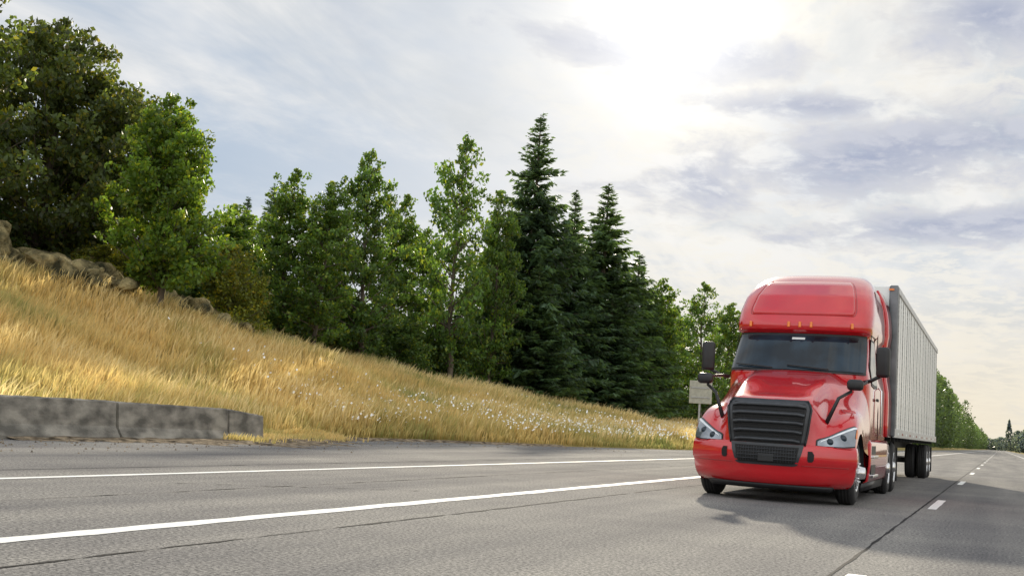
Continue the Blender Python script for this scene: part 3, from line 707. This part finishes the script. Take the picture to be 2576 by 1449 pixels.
for sx in (-1,1):
    wheel(T,sx*1.045,0,sx,True)
    G=[]
    for a_ in np.linspace(-.15,math.pi+.15,20): G.append([(sx*x,.60*math.cos(a_),.5+.60*math.sin(a_)) for x in (.65,1.225)])
    gridmesh('wheel_well',G,M_dark,T)
    for yy in (5.15,6.45): wheel(T,sx*1.08,yy,sx,False,True)
    box('frame_rail',(sx*.42,3.4,.80),(.09,8.0,.28),M_dark,T,.01)
    box('mud_flap',(sx*.93,7.15,.55),(.6,.015,.7),M_blk,T,.002)
    tube('fender_drive',[(sx*1.0,5.15+.58*math.cos(a_),.5+.6*math.sin(a_)) for a_ in np.linspace(.5,2.6,10)],.03,M_blk,T)
box('front_axle',(0,0,.45),(1.9,.12,.12),M_dark,T,.02)
for yy in (5.15,6.45): box('drive_axle',(0,yy,.5),(1.9,.18,.18),M_dark,T,.05)
box('engine_bay',(0,.1,1.0),(1.2,2.1,.8),M_dark,T,.05)
box('cab_floor',(0,2.7,.75),(2.2,3.0,.3),M_dark,T,.02)
box('battery_box',(0,2.5,.5),(1.9,2.2,.35),M_dark,T,.03)
box('fifth_wheel',(0,5.8,1.05),(.9,1.0,.1),M_dark,T,.02)
# ================================================================ TRAILER
R=empty('semi_trailer',(-3.23,24.05,0)); L=16.2; W=1.30; z0,z1=1.13,4.10
box('trailer_box',(0,L/2,(z0+z1)/2),(2*W-.02,L,z1-z0),M_white,R,.02)
for sx in (-1,1):
    for k in range(27):
        y=.62+k*.585
        if y<L-.1:
            box('side_rib',(sx*(W-.006),y,(z0+z1)/2),(.016,.030,z1-z0-.22),M_ribd if k%2==0 else M_ribl,R,.002)
    box('top_rail',(sx*(W+.0),L/2,z1-.05),(.035,L+.02,.13),M_rib,R,.008)
    box('bottom_rail',(sx*(W+.003),L/2,z0+.06),(.04,L+.02,.18),M_rib,R,.008)
    box('corner_post',(sx*(W-.06),-.01,(z0+z1)/2),(.17,.10,z1-z0+.02),M_post,R,.03)
    box('corner_post_side',(sx*(W+.004),.14,(z0+z1)/2),(.03,.26,z1-z0-.02),M_post,R,.008)
    box('slider_rail',(sx*.5,12.6,.98),(.12,6,.22),M_dark,R,.01)
    box('landing_leg',(sx*.75,3.0,.72),(.12,.12,.85),M_dark,R,.01)
    box('landing_foot',(sx*.75,3.0,.28),(.25,.25,.05),M_dark,R,.01)
    for yy in (13.2,14.45): wheel(R,sx*1.08,yy,sx,False,True)
    box('mud_flap',(sx*.93,15.3,.55),(.62,.02,.75),M_blk,R,.002)
    box('marker_lamp',(sx*(W-.1),-.07,z1-.08),(.1,.02,.04),M_amber,R,.005)
    for k in range(14): box('side_reflector',(sx*(W+.024),.9+k*1.12,z0+.05),(.004,.3,.045),M_red2 if k%2 else M_stick,R,.001)
for yy in np.arange(.6,L,.9): box('cross_member',(0,yy,z0-.05),(2.4,.06,.10),M_dark,R,.004)
box('coupler_plate',(0,1.0,1.10),(1.6,1.8,.06),M_dark,R,.01)
for yy in (13.2,14.45): box('trailer_axle',(0,yy,.5),(1.9,.14,.14),M_dark,R,.04)
box('rear_guard',(0,L-.1,.55),(2.3,.1,.1),M_rib,R,.01)
for sx in (-1,1): box('guard_strut',(sx*.55,L-.1,.84),(.08,.08,.5),M_rib,R,.01)
# ================================================================ LIGHT + SKY
Sv=Vector((-800,2730,1010)).normalized(); el=math.asin(Sv.z); azs=math.atan2(Sv.x,Sv.y)
sd=bpy.data.lights.new('sun','SUN'); sd.energy=4.8; sd.angle=rad(1.5); sd.color=(1,.89,.70)
so=link(bpy.data.objects.new('sun',sd)); so.rotation_euler=Sv.to_track_quat('Z','Y').to_euler(); so.location=(0,0,50)
w=bpy.data.worlds.new('World'); scene.world=w; w.use_nodes=True; nt=w.node_tree
for n_ in list(nt.nodes): nt.nodes.remove(n_)
N=nt.nodes.new; Lk=nt.links.new
def setin(sock,v):
    if isinstance(v,bpy.types.NodeSocket): Lk(v,sock)
    else: sock.default_value=v
def ma(op,a,b=0.0,c=None,clamp=False):
    n_=N('ShaderNodeMath'); n_.operation=op; n_.use_clamp=clamp; setin(n_.inputs[0],a); setin(n_.inputs[1],b)
    if c is not None: setin(n_.inputs[2],c)
    return n_.outputs[0]
def mixc(f,a,b):
    n_=N('ShaderNodeMix'); n_.data_type='RGBA'; setin(n_.inputs[0],f)
    for s_,v in ((n_.inputs[6],a),(n_.inputs[7],b)):
        if isinstance(v,bpy.types.NodeSocket): Lk(v,s_)
        else: s_.default_value=(*v,1)
    return n_.outputs[2]
def ss(v,a,b):
    n_=N('ShaderNodeMapRange'); n_.interpolation_type='SMOOTHSTEP'; setin(n_.inputs[0],v); n_.inputs[1].default_value=a; n_.inputs[2].default_value=b
    return n_.outputs[0]
tc=N('ShaderNodeTexCoord'); nrm=N('ShaderNodeVectorMath'); nrm.operation='NORMALIZE'; Lk(tc.outputs['Generated'],nrm.inputs[0])
sp_=N('ShaderNodeSeparateXYZ'); Lk(nrm.outputs[0],sp_.inputs[0]); dx_,dy_,dz_=sp_.outputs
az=ma('ARCTAN2',dx_,dy_); elv=ma('ARCSINE',dz_)
den=ma('ADD',ma('MAXIMUM',dz_,0.0),.10)
cb=N('ShaderNodeCombineXYZ'); Lk(ma('DIVIDE',dx_,den),cb.inputs[0]); Lk(ma('DIVIDE',dy_,den),cb.inputs[1])
def noise(scale,sc=(1,1,1),rot=0,det=9,rough=.6,dist=0,off=(0,0,0)):
    mp=N('ShaderNodeMapping'); mp.inputs['Scale'].default_value=sc; mp.inputs['Rotation'].default_value=(0,0,rot); mp.inputs['Location'].default_value=off
    Lk(cb.outputs[0],mp.inputs[0]); n_=N('ShaderNodeTexNoise'); n_.inputs['Scale'].default_value=scale; n_.inputs['Detail'].default_value=det
    n_.inputs['Roughness'].default_value=rough; n_.inputs['Distortion'].default_value=dist; Lk(mp.outputs[0],n_.inputs['Vector']); return n_.outputs[0]
n1=noise(1.7,(1,.5,1),.5,6,.6,.8); n2=noise(7.5,(1,.75,1),0,7,.62,.25,(5,2,0)); n3=noise(.9,(1,.55,1),-.4,5,.55,1.0,(2,7,0)); n4=noise(2.4,(1,.35,1),.9,6,.6,.5,(9,1,0))
n2c=ma('SUBTRACT',n2,.5); n1c=ma('SUBTRACT',n1,.5)
def blob(a0,e0,ra,re,tilt=0,k=2.8,lo=-.15,hi=.95):
    da=ma('SUBTRACT',az,a0); de=ma('SUBTRACT',elv,e0)
    if tilt: de=ma('SUBTRACT',de,ma('MULTIPLY',da,tilt))
    d=ma('ADD',ma('POWER',ma('ABSOLUTE',ma('DIVIDE',da,ra)),2.0),ma('POWER',ma('ABSOLUTE',ma('DIVIDE',de,re)),2.0))
    return ss(ma('ADD',ma('SUBTRACT',1.0,ma('SQRT',d)),ma('ADD',ma('MULTIPLY',n2c,k),ma('MULTIPLY',n1c,k*.8))),lo,hi)
sky=N('ShaderNodeTexSky'); sky.sky_type='NISHITA'; sky.sun_disc=False; sky.sun_elevation=el; sky.sun_rotation=azs%(2*math.pi)
sk=N('ShaderNodeVectorMath'); sk.operation='SCALE'; Lk(sky.outputs[0],sk.inputs[0]); sk.inputs['Scale'].default_value=.06
blue=mixc(.7,sk.outputs[0],(.38,.52,.72))
veil=ss(n3,.25,.55)
veil=ma('MULTIPLY',veil,ma('SUBTRACT',1.0,ma('MULTIPLY',blob(-.64,.20,.30,.060,0,1.4,-.5,.9),.9)))
veil=ma('MULTIPLY',veil,ma('SUBTRACT',1.0,ma('MULTIPLY',blob(-.42,.19,.14,.045,0,1.4,-.5,.9),.75)))
c=mixc(veil,blue,mixc(ss(n4,.36,.62),(.64,.68,.73),(.87,.87,.865)))
dt=N('ShaderNodeVectorMath'); dt.operation='DOT_PRODUCT'; Lk(nrm.outputs[0],dt.inputs[0]); dt.inputs[1].default_value=tuple(Vector((-768,2730,1070)).normalized())
dc=ma('MAXIMUM',dt.outputs['Value'],0.0)
def addc(a,colr,f):
    n_=N('ShaderNodeVectorMath'); n_.operation='SCALE'; n_.inputs[0].default_value=colr; Lk(f,n_.inputs['Scale'])
    m_=N('ShaderNodeVectorMath'); m_.operation='ADD'; Lk(a,m_.inputs[0]); Lk(n_.outputs[0],m_.inputs[1]); return m_.outputs[0]
c=addc(c,(.11,.085,.035),ma('POWER',dc,30.0))
c=mixc(ma('MULTIPLY',ma('MULTIPLY',ss(n2,.43,.58),ss(az,-.50,-.20)),.75),c,(.93,.90,.83))
hz=ma('MULTIPLY',ma('SUBTRACT',1.0,ss(elv,.0,.17)),ss(az,-.6,-.10))
c=mixc(ma('MULTIPLY',hz,.88),c,(.90,.81,.64))
gen=ma('MULTIPLY',ss(n1,.54,.70),.25)
c=mixc(gen,c,(.54,.58,.68))
dk=blob(-.05,.240,.25,.050,.14)
for b_ in (blob(-.26,.316,.14,.026,-.06),blob(-.01,.345,.13,.055,.1),blob(-.04,.178,.17,.022,.05),blob(-.15,.275,.12,.018)):
    dk=ma('MAXIMUM',dk,b_)
c=mixc(ma('MULTIPLY',dk,.85),c,mixc(ss(n2,.40,.64),(.32,.37,.53),(.56,.59,.69)))
c=addc(c,(1.0,.96,.84),ma('MULTIPLY',ma('POWER',dc,700.0),1.0))
c=addc(c,(.30,.27,.20),ma('POWER',dc,160.0))
back_fill=ma('MULTIPLY',ss(dy_,.3,-.5),.50)  # added fill: sky behind the camera brightened to light the truck front
c=addc(c,(1,.99,.97),back_fill)
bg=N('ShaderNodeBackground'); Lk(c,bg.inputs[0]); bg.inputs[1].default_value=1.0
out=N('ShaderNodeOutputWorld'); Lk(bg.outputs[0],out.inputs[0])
# ================================================================ CAMERA
f=2910.0
Yc=Vector((1227,406,f)).normalized(); Xc=Vector((6863,117,-f)); Xc=(Xc-Yc*Xc.dot(Yc)).normalized(); Zc=Xc.cross(Yc)
right=Vector((Xc.x,Yc.x,Zc.x)); down=Vector((Xc.y,Yc.y,Zc.y)); fwd=Vector((Xc.z,Yc.z,Zc.z))
Mx=Matrix((right,-down,-fwd)).transposed().to_4x4(); Mx.translation=Vector((0,0,1.0))
cd=bpy.data.cameras.new('camera'); cd.sensor_width=36; cd.lens=f/2576*36; cd.clip_end=8000; cd.clip_start=.1
co=link(bpy.data.objects.new('camera',cd)); co.matrix_world=Mx; scene.camera=co
scene.view_settings.view_transform='Standard'; scene.view_settings.look='None'; scene.view_settings.exposure=0
